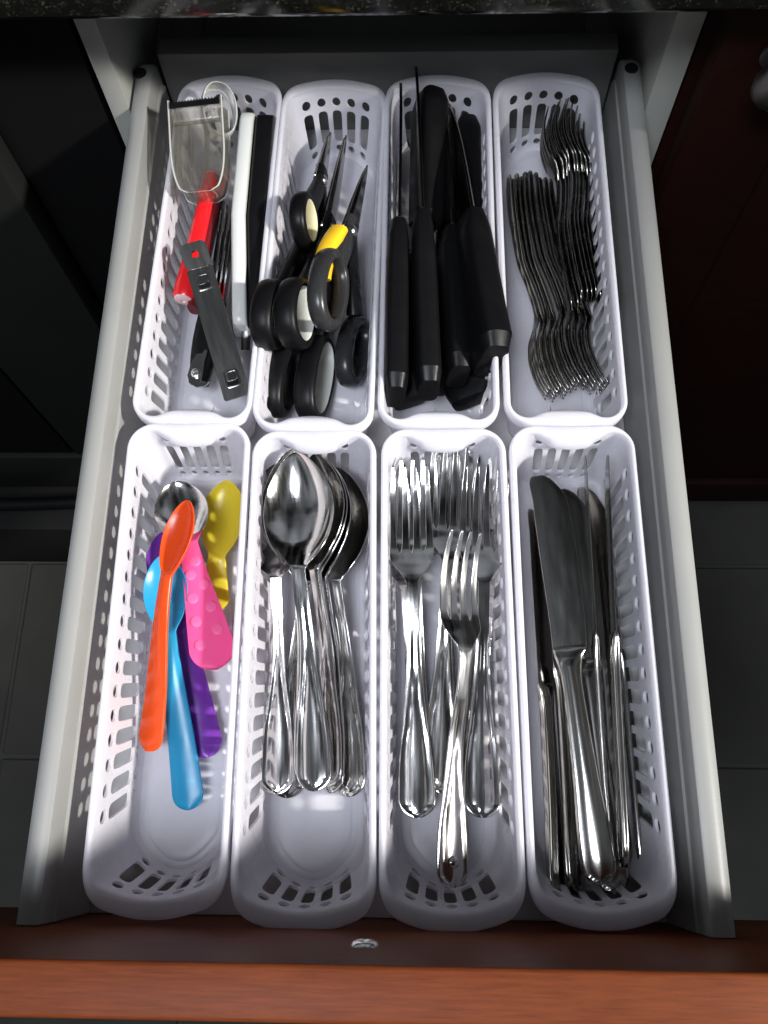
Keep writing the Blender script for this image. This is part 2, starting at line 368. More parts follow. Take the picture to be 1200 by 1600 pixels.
# ------------------------------------------------------------------ perforated baskets
def bez(p0, p1, p2, p3, t):
    return tuple((1 - t)**3 * a + 3 * (1 - t)**2 * t * b + 3 * (1 - t) * t * t * c + t**3 * d for a, b, c, d in zip(p0, p1, p2, p3))
TOP = dict(a=.0304, ys=.1205, rs=.0090, yc=-.0950, xb=.0250, bow=.0055, yb=-.1170)
BOT = dict(a=.0256, ys=.1120, rs=.0080, yc=-.0780, xb=.0195, bow=.0115, yb=-.1085)
OUT = dict(a=.0339, ys=.1250, rs=.0150, yc=-.1020, xb=.0235, bow=.0045, yb=-.1262)
def mixo(A, B, t): return {k: A[k] * (1 - t) + B[k] * t for k in A}
def seg_point(o, seg, u):
    a, ys, rs, yc, xb, bow, yb = o['a'], o['ys'], o['rs'], o['yc'], o['xb'], o['bow'], o['yb']
    if seg == 'SR': return (a, ys - rs + (yc - ys + rs) * u)
    if seg == 'SL': x, y = seg_point(o, 'SR', 1 - u); return (-x, y)
    if seg == 'CB':     # right side to bow
        y1 = yb + bow; sl = 2 * bow / xb; h = (yc - y1); d = a - xb
        return bez((a, yc), (a, yc - h * .6), (xb + d * .6, y1 + sl * d * .6), (xb, y1), u)
    if seg == 'CBL': x, y = seg_point(o, 'CB', 1 - u); return (-x, y)
    if seg == 'B': x = xb * (1 - 2 * u); return (x, yb + bow * (x / xb)**2)
    if seg == 'CSL':    # left side to straight end
        an = PI - PI / 2 * u; return (-a + rs + rs * math.cos(an), ys - rs + rs * math.sin(an))
    if seg == 'E': return ((-a + rs) + 2 * (a - rs) * u, ys)
    if seg == 'CSR':
        an = PI / 2 - PI / 2 * u; return (a - rs + rs * math.cos(an), ys - rs + rs * math.sin(an))
SEGS = ['SR', 'CB', 'B', 'CBL', 'SL', 'CSL', 'E', 'CSR']
ZT, ZB = -.0030, -.0500
def wall_point(seg, u, t):
    # t 0 floor .. 1 top; a fillet runs out into the floor
    x, y = seg_point(mixo(BOT, TOP, t), seg, u)
    z = ZB + (ZT - ZB) * t
    if t < .07:
        k = (1 - t / .07); n = Vector((x, y - 0.0, 0)); ins = .0022 * k * k
        cx, cy = 0, max(-.085, min(.105, y)); dx, dy = x - cx, y - cy; l = math.hypot(dx, dy) or 1
        x -= dx / l * ins; y -= dy / l * ins
    return (x, y, z)
def make_basket():
    # columns: (seg, u0, u1, hole?)
    cols = []
    def run(seg, u0, u1, n, hole):
        for i in range(n): cols.append((seg, u0 + (u1 - u0) * i / n, u0 + (u1 - u0) * (i + 1) / n, hole))
    run('SR', 0, .02, 1, 0); run('SR', .02, .975, 16, 1); run('SR', .975, 1, 1, 0)
    run('CB', 0, 1, 3, 0); run('B', 0, 1, 5, 1); run('CBL', 0, 1, 3, 0)
    run('SL', 0, .025, 1, 0); run('SL', .025, .98, 16, 1); run('SL', .98, 1, 1, 0)
    run('CSL', 0, 1, 2, 0); run('E', 0, .02, 1, 0); run('E', .02, .98, 5, 1); run('E', .98, 1, 1, 0); run('CSR', 0, 1, 2, 0)
    rows = [(0, .045, 3, None), (.045, .175, 4, ('o', .56, .78)), (.175, .735, 10, ('s', .66, .90)), (.735, .93, 5, ('o', .56, .72)), (.93, 1.0, 2, None)]
    NH = 6
    V, F = [], []
    def addv(seg, u, t): V.append(wall_point(seg, u, t)); return len(V) - 1
    for seg, u0, u1, hole in cols:
        for t0, t1, nv, h in rows:
            if not hole or h is None:
                g = [[addv(seg, u0 + (u1 - u0) * i / NH, t0 + (t1 - t0) * j / nv) for i in range(NH + 1)] for j in range(nv + 1)]
                for j in range(nv):
                    for i in range(NH): F.append((g[j][i], g[j][i + 1], g[j + 1][i + 1], g[j + 1][i]))
            else:
                per = [(-1 + 2 * i / NH, -1) for i in range(NH)] + [(1, -1 + 2 * j / nv) for j in range(nv)] + [(1 - 2 * i / NH, 1) for i in range(NH)] + [(-1, 1 - 2 * j / nv) for j in range(nv)]
                kind, hx, hy = h; o1, o2, o3 = [], [], []
                ratio = 1.0
                for cx, cy in per:
                    if kind == 'o': q = (cx * cx + cy * cy)**.5; hxp, hyp = hx * cx / q, hy * cy / q
                    else:   # stadium-like slot: straight sides, round ends
                        e = .22; q = (abs(cx)**6 + abs(cy)**6)**(1 / 6); nx, ny = cx / q, cy / q
                        lim = 1.0
                        if abs(ny) > 1 - e: s_ = (abs(ny) - (1 - e)) / e; lim = math.sqrt(max(0, 1 - s_ * s_ * .80))
                        hxp, hyp = hx * max(-lim, min(lim, nx)), hy * ny
                    um = (u0 + u1) / 2; tm = (t0 + t1) / 2
                    o1.append(addv(seg, um + cx * (u1 - u0) / 2, tm + cy * (t1 - t0) / 2))
                    mx_, my_ = (cx + hxp * 2) / 3, (cy + hyp * 2) / 3
                    o2.append(addv(seg, um + mx_ * (u1 - u0) / 2, tm + my_ * (t1 - t0) / 2))
                    o3.append(addv(seg, um + hxp * (u1 - u0) / 2, tm + hyp * (t1 - t0) / 2))
                n = len(per)
                for i in range(n):
                    j = (i + 1) % n
                    F.append((o1[i], o1[j], o2[j], o2[i])); F.append((o2[i], o2[j], o3[j], o3[i]))
    me = bpy.data.meshes.new('wall'); me.from_pydata(V, [], F); me.update()
    bm = bmesh.new(); bm.from_mesh(me); bmesh.ops.remove_doubles(bm, verts=bm.verts, dist=.00004)
    bmesh.ops.recalc_face_normals(bm, faces=bm.faces)
    # make the sheet face inwards, then thicken it outwards
    f = max(bm.faces, key=lambda q: q.calc_center_median().x); 
    if f.normal.x > 0: bmesh.ops.reverse_faces(bm, faces=bm.faces)
    bmesh.ops.solidify(bm, geom=bm.faces[:], thickness=.0015)
    bm.normal_update(); bm.to_mesh(me); bm.free()
    me.polygons.foreach_set('use_smooth', [True] * len(me.polygons)); me.set_sharp_from_angle(angle=math.radians(48))
    me.materials.append(M['basket'])
    root = empty('storage_basket', '', 'basket', 'white perforated storage baskets in the drawer')
    link('wall', me, root)
    # floor: concentric rings with a shallow raised step
    def loop(o, per=8):
        pts = []
        for s in SEGS:
            n = {'SR': 14, 'SL': 14, 'B': 12, 'E': 6}.get(s, per)
            pts += [seg_point(o, s, i / n) for i in range(n)]
        return pts
    base = loop(BOT); n = len(base)
    def inset(d, cy0=-.075, cy1=.095):
        out = []
        for x, y in base:
            cy = max(cy0, min(cy1, y)); l = math.hypot(x, y - cy); k = (l - d) / l
            out.append((x * k, cy + (y - cy) * k))
        return out
    R = []
    for d, z in ((-.0006, -.0506), (.0010, -.0504), (.0022, -.0500), (.0058, -.0499), (.0066, -.0494), (.0074, -.0492), (.012, -.0492)):
        R.append([(*p, z) for p in inset(d)])
    R.append([(x * .35, y * .95, -.0492) for x, y in inset(.014)]); R.append([(x * .02, y * .9, -.0492) for x, y in inset(.014)])
    R2 = [[(*p, -.0524) for p in inset(.003)], [(*p, -.0516) for p in inset(-.0008)]] + R
    V, F = rings(R2); mesh('floor', V, F, 'basket', root, 30)
    # rolled rim with the finger tab on the straight end
    tin = dict(TOP)
    P, Q, W = [], [], []
    for s in SEGS:
        k = {'SR': 20, 'SL': 20, 'B': 16, 'E': 40}.get(s, 10)
        for i in range(k):
            a_ = seg_point(TOP, s, i / k); b_ = seg_point(OUT, s, i / k); tab = 0
            if s == 'E':
                x = a_[0]; tab = .0040 * math.exp(-(x / .0165)**6)
                a_ = (a_[0], a_[1] - tab)
                tab = .0030 * math.sqrt(max(0, 1 - (x / .0125)**2))
            P.append(a_); Q.append(b_); W.append(tab)
    prof = [(.012, -.0085), (0, -.0060), (.0, -.0034), (.03, -.0016), (.12, -.0005), (.30, .0002), (.55, .0003), (.80, -.0001), (.93, -.0009), (.985, -.0022), (1.0, -.0045), (.99, -.0070), (.95, -.0070), (.94, -.0045), (.90, -.0025)]
    R = []
    for u, dz in prof:
        row = []
        for i in range(len(P)):
            bowy = min(P[i][1], 0); wide = max(0, min(1, (-P[i][1] - .095) / .02))
            dz2 = dz - wide * .0012 * (u if u < 1 else 1)
            row.append((P[i][0] + (Q[i][0] - P[i][0]) * u, P[i][1] + (Q[i][1] - P[i][1]) * u - (W[i] if dz in (-.0085, -.0060) else .4 * W[i] if dz == -.0034 else 0), dz2))
        R.append(row)
    V, F = rings(R, cap=False); mesh('rim', V, F, 'basket', root, 50)
    return root
bk = make_basket()
BPOS = [('B', -.0228, -.1188, .3345), ('B', -.0216, -.0512, .3303), ('B', -.0052, .0166, .3333), ('B', .0016, .0862, .3345),
        ('F', .0151, -.1194, .0852), ('F', .0167, -.0500, .0810), ('F', .0096, .0196, .0821), ('F', .0066, .0889, .0841)]
BLAB = ['white plastic basket in the back row holding the bottle opener and tape dispenser', 'white plastic basket in the back row holding the scissors',
        'white plastic basket in the back row holding black-handled kitchen knives', 'white plastic basket in the back row packed with small dark forks',
        'white plastic basket in the front row holding colourful baby spoons', 'white plastic basket in the front row holding the steel tablespoons',
        'white plastic basket in the front row holding the large steel forks', 'white plastic basket in the front row holding the steel table knives']
BM = []
for i, ((row, th, x, y), lab) in enumerate(zip(BPOS, BLAB)):
    m = Matrix.Translation((x, y, 0)) @ Matrix.Rotation(th + (PI if row == 'B' else 0), 4, 'Z')
    BM.append(m)
    if i == 0: bk.matrix_world = m; bk['label'] = lab
    else: clone(bk, lab, m)

# ------------------------------------------------------------------ cutlery
def split_parts(V, F, fparts, root, m, sharp=45):
    """one closed surface cut into named parts that keep the whole surface's normals"""
    me = bpy.data.meshes.new('tmp'); me.from_pydata(V, [], F); me.update()
    bm = bmesh.new(); bm.from_mesh(me); bmesh.ops.recalc_face_normals(bm, faces=bm.faces); bm.to_mesh(me); bm.free()
    VN = [v.normal.copy() for v in me.vertices]; polys = [tuple(p.vertices) for p in me.polygons]
    bpy.data.meshes.remove(me)
    names = []
    for q in fparts:
        if q not in names: names.append(q)
    for nm in names:
        idx = {}; v2, f2, n2 = [], [], []
        for p, q in zip(polys, fparts):
            if q != nm: continue
            row = []
            for i in p:
                if i not in idx: idx[i] = len(v2); v2.append(V[i]); n2.append(VN[i])
                row.append(idx[i])
            f2.append(row)
        k = bpy.data.meshes.new(nm); k.from_pydata(v2, [], f2); k.update()
        k.polygons.foreach_set('use_smooth', [True] * len(f2)); k.normals_split_custom_set_from_vertices(n2)
        k.materials.append(M[m[nm]] if isinstance(m, dict) else M[m]); link(nm, k, root)
def ysamples(L, n, dense=()):
    ys = set()
    for i in range(n + 1): ys.add(round(L * (1 - math.cos(PI * i / n)) / 2, 6))
    for a, b, k in dense:
        for i in range(k + 1): ys.add(round(a + (b - a) * i / k, 6))
    return sorted(ys)
def shell(ys, nv, surf, cut=None, lo='handle', hi='bowl', caps=(1, 1)):
    """surf(y, v) -> (x, ztop, thickness). closed shell between the top and the bottom sheet"""
    T, Bt = [], []
    V = []; F = []; parts = []
    vs = [math.sin(PI / 2 * (-1 + 2 * j / nv)) for j in range(nv + 1)]
    for y in ys:
        r1, r2 = [], []
        for v in vs:
            x, z, t = surf(y, v); V.append((x, y, z)); r1.append(len(V) - 1); V.append((x, y, z - t)); r2.append(len(V) - 1)
        T.append(r1); Bt.append(r2)
    for i in range(len(ys) - 1):
        nm = lo if cut is None or (ys[i] + ys[i + 1]) / 2 < cut else hi
        for j in range(nv):
            F.append((T[i][j], T[i][j + 1], T[i + 1][j + 1], T[i + 1][j])); parts.append(nm)
            F.append((Bt[i][j], Bt[i + 1][j], Bt[i + 1][j + 1], Bt[i][j + 1])); parts.append(nm)
        F.append((T[i][0], T[i + 1][0], Bt[i + 1][0], Bt[i][0])); parts.append(nm)
        F.append((T[i][-1], Bt[i][-1], Bt[i + 1][-1], T[i + 1][-1])); parts.append(nm)
    for k, nm, cp in ((0, lo, caps[0]), (-1, hi if cut is not None else lo, caps[1])):
        if not cp: continue
        for j in range(nv): F.append((T[k][j], Bt[k][j], Bt[k][j + 1], T[k][j + 1])); parts.append(nm)
    return V, F, parts
def handle_hw(y):
    tip = .0095
    if y < tip: return .0094 * math.sqrt(max(.0004, 1 - ((tip - y) / tip)**2))
    return interp([(tip, .0094), (.022, .0090), (.050, .0060), (.080, .0037), (.104, .0029), (.118, .0030)], y)[0]
RELIEF = [1.0]
def handle_relief(y, v):
    return RELIEF[0] * handle_relief_(y, v)
def handle_relief_(y, v):
    """raised border round a teardrop panel"""
    hw = handle_hw(y); inner = hw - .0021
    if y < .0095: inner = (.0094 - .0021) * math.sqrt(max(0, 1 - ((.0095 - y) / .0074)**2)) if y > .0021 else 0
    inner *= max(0, min(1, (.076 - y) / .030)) if y > .046 else 1
    x = abs(v) * hw
    if inner > .0004 and x < inner:
        return -.00075 + .0013 * (1 - (x / inner)**2)
    e = (x - inner) / max(1e-5, hw - inner)
    return .0003 * (1 - (2 * e - 1)**2)
SL = .178
def spoon_surf(y, v):
    z0, th = interp([(0, .0050, .0018), (.03, .0038, .0022), (.07, .0050, .0026), (.100, .0105, .0031), (.118, .0135, .0031), (.130, .0118, .0022), (.150, .0098, .0015), (.178, .0112, .0013)], y)
    b = 0; s = (y - .1130) / (SL - .1130)
    if s > 0: b = .0200 * (max(0, math.sin(PI * s**.95)))**.62 if s < 1 else 0
    hw = handle_hw(min(y, .118)) * (1 if y < .125 else max(0, 1 - (y - .125) / .02))
    hw = (hw**3 + b**3)**(1 / 3)
    if s >= 1: hw = .0003
    z = z0
    if y < .09: z += handle_relief(y, v)
    if s > 0:
        env = (max(0, math.sin(PI * min(1, s)**.95)))**.75
        z -= .0092 * env * (1 - abs(v)**2.2)
    t = th * (.35 + .65 * math.sqrt(max(0, 1 - v * v * .96)))
    return hw * v, z, t
def make_spoon(name, label, cat, group, steel='steel'):
    r = empty(name, label, cat, group)
    V, F, P = shell(ysamples(SL, 60, ((.105, SL - .002, 30), (.0005, .012, 10))), 16, spoon_surf, .1165, 'handle', 'bowl')
    split_parts(V, F, P, r, steel); return r
FL = .184; FH = .1355
def fork_z(y):
    return interp([(0, .0050, .0018), (.03, .0038, .0022), (.07, .0050, .0026), (.100, .0112, .0031), (.118, .0135, .0030), (.128, .0110, .0022), (.140, .0068, .0018), (.152, .0058, .0017), (.168, .0080, .0016), (.184, .0135, .0011)], y)
def fork_surf(y, v):
    z0, th = fork_z(y)
    hw = handle_hw(min(y, .118)) if y < .118 else interp([(.118, .0030), (.123, .0056), (.128, .0096), (.131, .0115), (.1355, .0122)], y)[0]
    z = z0
    if y < .09: z += handle_relief(y, v)
    if y > .118: z += .0012 * min(1, (y - .118) / .012) * v * v * max(0, (1 - (y - .118) / .03))
    t = th * (.4 + .6 * math.sqrt(max(0, 1 - v * v * .96)))
    return hw * v, z, t
def make_fork(name, label, cat, group, steel='steel', dimple=False, lenk=1):
    r = empty(name, label, cat, group)
    V, F, P = shell(ysamples(FH, 56, ((.110, FH, 16), (.0005, .012, 10))), 12, fork_surf, .1165, 'handle', 'head', (1, 0))
    split_parts(V, F, P, r, steel)
    for k in range(4):
        c = (-.0122 + .0244 * (k + .5) / 4)
        def surf(y, v, c=c, k=k):
            s = (y - FH) / (FL - FH); z0, th = fork_z(y)
            w0 = .0061 / 2; wd = interp([(0, w0), (.05, .0023), (.12, .00185), (.6, .0015), (.92, .0010), (1, .0003)], s)[0]
            cc = c * (1 - .10 * s * s)
            # the outer tines keep the outer outline
            if k == 0: cc = c - (w0 - wd) * (1 - s) * .8
            if k == 3: cc = c + (w0 - wd) * (1 - s) * .8
            vv0 = (cc + wd * v) / .0122
            z = z0 + .0012 * vv0 * vv0 * max(0, (1 - (y - .118) / .03))
            return cc + wd * v, z, th * (.5 + .5 * math.sqrt(max(0, 1 - v * v * .96)))
        ys = [FH + (FL - FH) * i / 26 for i in range(27)] + [FH + .0008, FH + .0025]
        V, F, P = shell(sorted(set(ys)), 6, surf, None, 'tine', 'tine', (0, 1))
        split_parts(V, F, P, r, steel)
    if dimple:
        V, F = lathe([(.0030, -.0002), (.0030, .0003), (.0024, .0008), (.0010, .0010), (.0002, .0010)], 20); d = mesh('boss', V, F, steel, r, 60); d.location = (0, .0125, .0056)
    return r
KL = .208; KH = .092
def make_knife(name, label, cat, group, steel='steel2'):
    r = empty(name, label, cat, group)
    def surf(yr, v):
        y = yr * .0935 / .113 if yr < .113 else .0935 + (yr - .113) * (KL - .0935) / (KL - .113)
        hw, zc, th, off = interp([(0, .0082, .003, .0036, 0), (.012, .0085, .003, .0050, 0), (.045, .0064, .003, .0052, 0), (.080, .0052, .003, .0050, 0), (.090, .0070, .003, .0046, 0),
                                  (.0925, .0082, .003, .0036, .0008), (.0945, .0086, .003, .0016, .0012), (.120, .0092, .003, .0013, .0020), (.165, .0097, .003, .0012, .0022), (.190, .0090, .003, .0011, .0018), (.2025, .0066, .003, .0010, -.0012), (.2070, .0042, .003, .0009, -.0026), (.208, .0030, .003, .0007, -.0030)], y)
        if yr < .010: hw = .0084 * math.sqrt(max(.01, 1 - ((.010 - yr) / .010)**2))
        rel = 0
        if y < .088: rel = .6 * handle_relief(min(yr, .044), v)
        edge = math.sqrt(max(0, 1 - v * v * .97))
        t = th * ((.25 + .75 * edge) if y < .0935 else (.25 + .75 * (1 - abs(v)**3)))
        return off + hw * v, zc + t / 2 + rel, t + 2 * rel
    V, F, P = shell(ysamples(KL, 70, ((.106, .117, 12), (.0005, .012, 10), (.185, KL, 16))), 14, surf, .113, 'handle', 'blade')
    split_parts(V, F, P, r, steel); return r

def put(root, state, label, px0, z0, px1, z1, roll, L, scale=1, group=None, anchor='B', dx=0):
    """place root (first call) or a copy so that its handle end shows at px0 and its tip at px1"""
    A, B = at(*px0, z0), at(*px1, z1)
    m = pose(A, B, roll, scale, anchor, L)
    if not state[0]: root.matrix_world = m; root['label'] = label; state[0] = 1; return root
    return clone(root, label, m, group)
# --- tablespoons
sp = make_spoon('tablespoon', '', 'spoon', 'steel tablespoons in the front row'); st = [0]
S = [('tablespoon lying face up on top with its whole bowl showing', (497, 1246), -.026, (471, 716), -.014, -12),
     ('tablespoon lowest at the left, its bowl half under the topmost spoon', (436, 1262), -.0435, (440, 733), -.028, -4),
     ('tablespoon directly under the topmost bowl, its rim showing as a second line', (494, 1250), -.031, (466, 712), -.018, -14),
     ('first tablespoon of the tilted nest, its dark bowl showing most', (522, 1250), -.0360, (512, 716), -.0200, -38),
     ('second tablespoon of the tilted nest right of the topmost spoon', (514, 1252), -.0400, (524, 722), -.0240, -42),
     ('third tablespoon of the tilted nest right of the topmost spoon', (528, 1249), -.0430, (533, 730), -.0270, -46),
     ('outermost tablespoon of the tilted nest with its handle face showing, nearest the right wall', (553, 1250), -.0440, (538, 738), -.0310, -26),
     ('tablespoon under the left handles, showing only as a handle line', (444, 1258), -.0470, (480, 745), -.0360, 20)]
for lab, a, z0, b, z1, ro in S: put(sp, st, 'steel ' + lab, a, z0, b, z1, ro, SL)
# --- large forks
fk = make_fork('table_fork', '', 'fork', 'large steel forks in the front row'); st = [0]
S = [('large steel fork at the left, tines spread before the left wall', (652, 1296), -.034, (640, 737), -.020, 0),
     ('steel fork just beneath the left fork, its handle end peeping out', (650, 1313), -.041, (655, 727), -.029, -4),
     ('lowest steel fork at the left, its tines leaning to the left wall', (660, 1300), -.047, (632, 752), -.037, -10),
     ('steel fork in the middle reaching furthest back, four tines up', (684, 1262), -.040, (702, 705), -.024, 2),
     ('steel fork under the middle one, mostly hidden', (690, 1255), -.046, (708, 722), -.035, 3),
     ('large steel fork at the right with banded reflections on its handle', (752, 1283), -.034, (748, 736), -.020, 6),
     ('steel fork beneath the right fork, its handle end doubled below it', (750, 1298), -.041, (734, 722), -.029, 8),
     ('lowest steel fork at the right, tines by the right wall', (742, 1292), -.047, (760, 742), -.037, 12)]
for lab, a, z0, b, z1, ro in S: put(fk, st, lab, a, z0, b, z1, ro, FL)
sf = make_fork('salad_fork', '', 'fork', None, 'steel', True)
put(sf, [0], 'smaller steel fork lying on top of the others, a round boss on its handle end', (700, 1399), -.022, (709, 832), .006, 30, FL, .935)
# --- table knives
kf = make_knife('table_knife', '', 'knife', 'steel table knives in the front row'); st = [0]
S = [('table knife with broad flat blade and handle, uppermost at the left', (937, 1366), -.025, (848, 745), -.012, -10),
     ('table knife lying under the broad blade and just right of it', (952, 1338), -.034, (884, 766), -.022, -8),
     ('table knife on edge at the left wall, outermost handle', (861, 1350), -.034, (828, 800), -.026, 52),
     ('table knife on edge beside the outermost left handle', (891, 1366), -.036, (846, 775), -.030, 55),
     ('table knife on edge, its saw-toothed blade rising at the far wall', (940, 1320), -.036, (905, 716), -.010, 84),
     ('table knife on edge at the right, long straight handle line', (966, 1362), -.022, (939, 716), -.006, 86),
     ('table knife half hidden under the flat blades', (958, 1320), -.043, (915, 765), -.036, 20),
     ('table knife deep at the right wall in the shade', (985, 1250), -.042, (938, 755), -.034, 70)]
for lab, a, z0, b, z1, ro in S: put(kf, st, 'steel ' + lab, a, z0, b, z1, ro, KL)
# --- the two nests of small forks in the back
RELIEF[0] = 0.15
df = make_fork('dessert_fork', '', 'fork', 'small dark steel forks in the back row', 'steel3'); st = [0]; RELIEF[0] = 1.0
ORD = ['first', 'second', 'third', 'fourth', 'fifth', 'sixth', 'seventh', 'eighth', 'ninth', 'tenth']
rj = random.Random(3)
n = 10
for i in range(n):
    t = i / (n - 1); j_ = rj.uniform
    put(df, st, 'small dark fork on edge, tines to the back, ' + ORD[i] + ' from the left of its nest', (884 + 58 * t + j_(-2, 2), 492 - 10 * abs(t - .5) + j_(-5, 5)), -.027 - .008 * t + j_(-.002, .002), (830 + 58 * t + j_(-2, 2), 180 - 12 * math.sin(PI * t) + j_(-4, 4)), -.012 - .012 * t + j_(-.002, .002), 94 + j_(-5, 5), FL, .77)
n = 10
for i in range(n):
    t = i / (n - 1)
    put(df, st, 'small dark fork on edge, tines to the front, ' + ORD[i] + ' from the left of its nest', (782 + 58 * t + j_(-2, 2), 252 + 8 * math.sin(5 * t) + j_(-6, 6)), -.012 - .010 * t + j_(-.002, .002), (828 + 92 * t + j_(-2, 2), 616 - 8 * t + 5 * math.sin(9 * t) + j_(-5, 5)), -.030 - .003 * t + j_(-.002, .002), -93 + j_(-2, 2), FL, .80)

# ------------------------------------------------------------------ baby spoons
def baby_spoon(name, label, L, bw, bl, hw0, hw1, m, A, B, roll, arch=.006, depth=.006, thick=.0035, hm=None, cut=None):
    r = empty(name, label, 'spoon', None, pose(A, B, roll, 1, 'B', L))
    nk = L - bl
    def surf(y, v):
        tip = hw0
        if y < tip: h = hw0 * math.sqrt(max(.003, 1 - ((tip - y) / tip)**2))
        else: h = interp([(tip, hw0), (nk * .35, (hw0 * .75 + hw1 * .25)), (nk * .75, hw1 * 1.25), (nk, hw1), (L, hw1)], y)[0]
        s = (y - nk + .004) / (bl + .004); b = 0
        if 0 < s < 1: b = bw * max(0, math.sin(PI * s**1.05))**.55
        if s > .2: h *= max(0, 1 - (s - .2) / .3)
        h = (h**3 + b**3)**(1 / 3)
        if s >= 1: h = .0004
        z = arch * math.sin(PI * min(1, y / nk) * .5)**2 * (1 if y < nk else 1 - .5 * (y - nk) / bl)
        th = thick * (1 if s < 0 else max(.5, 1 - s * 1.2))
        if s > 0: z -= depth * max(0, math.sin(PI * min(1, s)))**.7 * (1 - abs(v)**2.2)
        else: z += .0012 * (1 - v * v)
        return h * v, z, th * (.3 + .7 * math.sqrt(max(0, 1 - v * v * .97)))
    V, F, P = shell(ysamples(L, 44, ((nk - .006, L - .001, 22), (.0005, hw0, 8))), 14, surf, nk - .003 if cut is None else cut, 'handle', 'bowl')
    split_parts(V, F, P, r, {'handle': hm or m, 'bowl': m}); return r
baby_spoon('toddler_spoon', 'toddler spoon with round steel bowl and pink plastic handle with light dapples modelled on it', .112, .0150, .036, .0118, .0050, 'steel', at(344, 1072, -.014), at(274, 754, -.024), 4, .003, .005, .0055, 'pink', .077)
M['pinkdapple'] = translucent('pink_light_dapple', (.96, .16, .40), .3, .45)  # lighter pink for dapples of light, put on the handle as low discs
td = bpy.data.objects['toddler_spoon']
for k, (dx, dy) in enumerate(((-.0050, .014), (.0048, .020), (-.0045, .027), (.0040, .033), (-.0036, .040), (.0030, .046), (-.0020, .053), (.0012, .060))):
    V, F = lathe([(.0036, -.0008), (.0034, -.0001), (.0026, .0002), (.0012, .0003), (.0001, .0003)], 16); d = mesh('light_dapple', V, F, 'pinkdapple', td, 60); d.location = (dx, dy, .0009 + .0030 * math.sin(PI * min(1, dy / .076) * .5)**2 + .0001)
baby_spoon('baby_spoon', 'purple plastic baby spoon with shiny handle under the blue spoon', .128, .0130, .038, .0088, .0042, 'purple', at(326, 1186, -.041), at(258, 832, -.036), 4, .006, .005)
baby_spoon('baby_spoon', 'translucent blue plastic baby spoon', .134, .0122, .038, .0082, .0040, 'blue', at(294, 1254, -.040), at(258, 868, -.018), -6, .007, .006)
baby_spoon('baby_spoon', 'orange plastic baby spoon tilted on edge on top of the blue spoon', .132, .0105, .036, .0084, .0038, 'orange', at(233, 1158, -.030), at(303, 784, .002), -30, .010, .005)
baby_spoon('baby_spoon', 'translucent yellow plastic baby spoon by the right basket wall', .074, .0130, .040, .0080, .0045, 'yellowspoon', at(334, 960, -.046), at(358, 752, -.030), -8, .006, .005)

# ------------------------------------------------------------------ scissors
def band_loop(cx, cy, rx, ry, thick, depth, n=40, p=2.2, tilt=0):
    """oval handle ring lying in XY, rounded band cross-section; returns ring shell and the inner liner"""
    c, s = math.cos(tilt), math.sin(tilt)
    def pt(r_off, z):
        out = []
        for x, y in oval(0, 0, rx + r_off, ry + r_off, n, p): out.append((cx + x * c - y * s, cy + x * s + y * c, z))
        return out
    d = depth / 2; t = thick
    prof = [(0, -d * .9), (t * .12, -d), (t * .5, -d), (t * .85, -d * .82), (t, -d * .4), (t * 1.03, 0), (t, d * .4), (t * .85, d * .82), (t * .5, d), (t * .12, d), (0, d * .9)]
    ring = rings([pt(a, z) for a, z in prof] , cap=False)
    liner = rings([pt(.0001, -d * .92), pt(-.0006, -d * .80), pt(-.0007, 0), pt(-.0006, d * .80), pt(.0001, d * .92)], cap=False)
    return ring, liner
def strip(path, hw, hz, n=14, p=3.0):
    """rounded bar along an XY path; hw, hz functions of 0..1"""
    R = []
    for i, (x, y) in enumerate(path):
        a = path[max(0, i - 1)]; b = path[min(len(path) - 1, i + 1)]; dx, dy = b[0] - a[0], b[1] - a[1]; l = math.hypot(dx, dy) or 1
        t = i / (len(path) - 1); W_, H_ = hw(t), hz(t)
        R.append([(x - dy / l * u, y + dx / l * u, z) for u, z in oval(0, 0, W_, H_, n, p)])
    return rings(R)
def blade_mesh(side, L, wd, y0):
    out = []
    for i in range(13):
        t = i / 12; out.append((t, wd * (1 - t)**.75))
    def surf(y, v):
        t = min(1, max(0, (y - y0) / L)); w_ = max(.0003, wd * (1 - t)**.7) / 2
        return side * (w_ * .6 - .001) + w_ * v, side * .0008 + .0006, .0012
    return shell([y0 + L * i / 16 for i in range(17)], 4, surf, None, 'blade')
def scissors(name, label, mtx, loops, bl, hm, lm, bm_='steel2', extra=None, scale=1):
    """pivot at the local origin, blades to +Y; loops: (cx, cy, rx, ry, thick, depth)"""
    r = empty(name, label, 'scissors', None, mtx); bpy.context.view_layer.update()
    for side, (cx, cy, rx, ry, th, dp, tl) in zip((1, -1), loops):
        ring, liner = band_loop(cx, cy, rx, ry, th, dp, tilt=tl)
        top = (cx * .80, cy + ry * .95 + th * .5)
        path = [(-side * .002 + (top[0] + side * .002) * (t**1.3), .010 + (top[1] - .010) * t) for t in [i / 10 for i in range(11)]]
        sh = strip(path, lambda t: .0052 + .0022 * t, lambda t: .0030 + (dp / 2 * .8 - .0030) * t)
        o = mesh('handle', *merge([ring, sh]), hm, r, 50)
        mesh('ring_liner', *liner, lm, o, 60)
        V, F, P = blade_mesh(-side, bl, .012, -.004); split_parts(V, F, P, r, bm_)
    V, F = lathe([(.0036, -.0035), (.0036, .0034), (.0028, .0042), (.001, .0043)], 18); mesh('pivot_screw', V, F, 'zinc', r)
    if extra: extra(r)
    return r
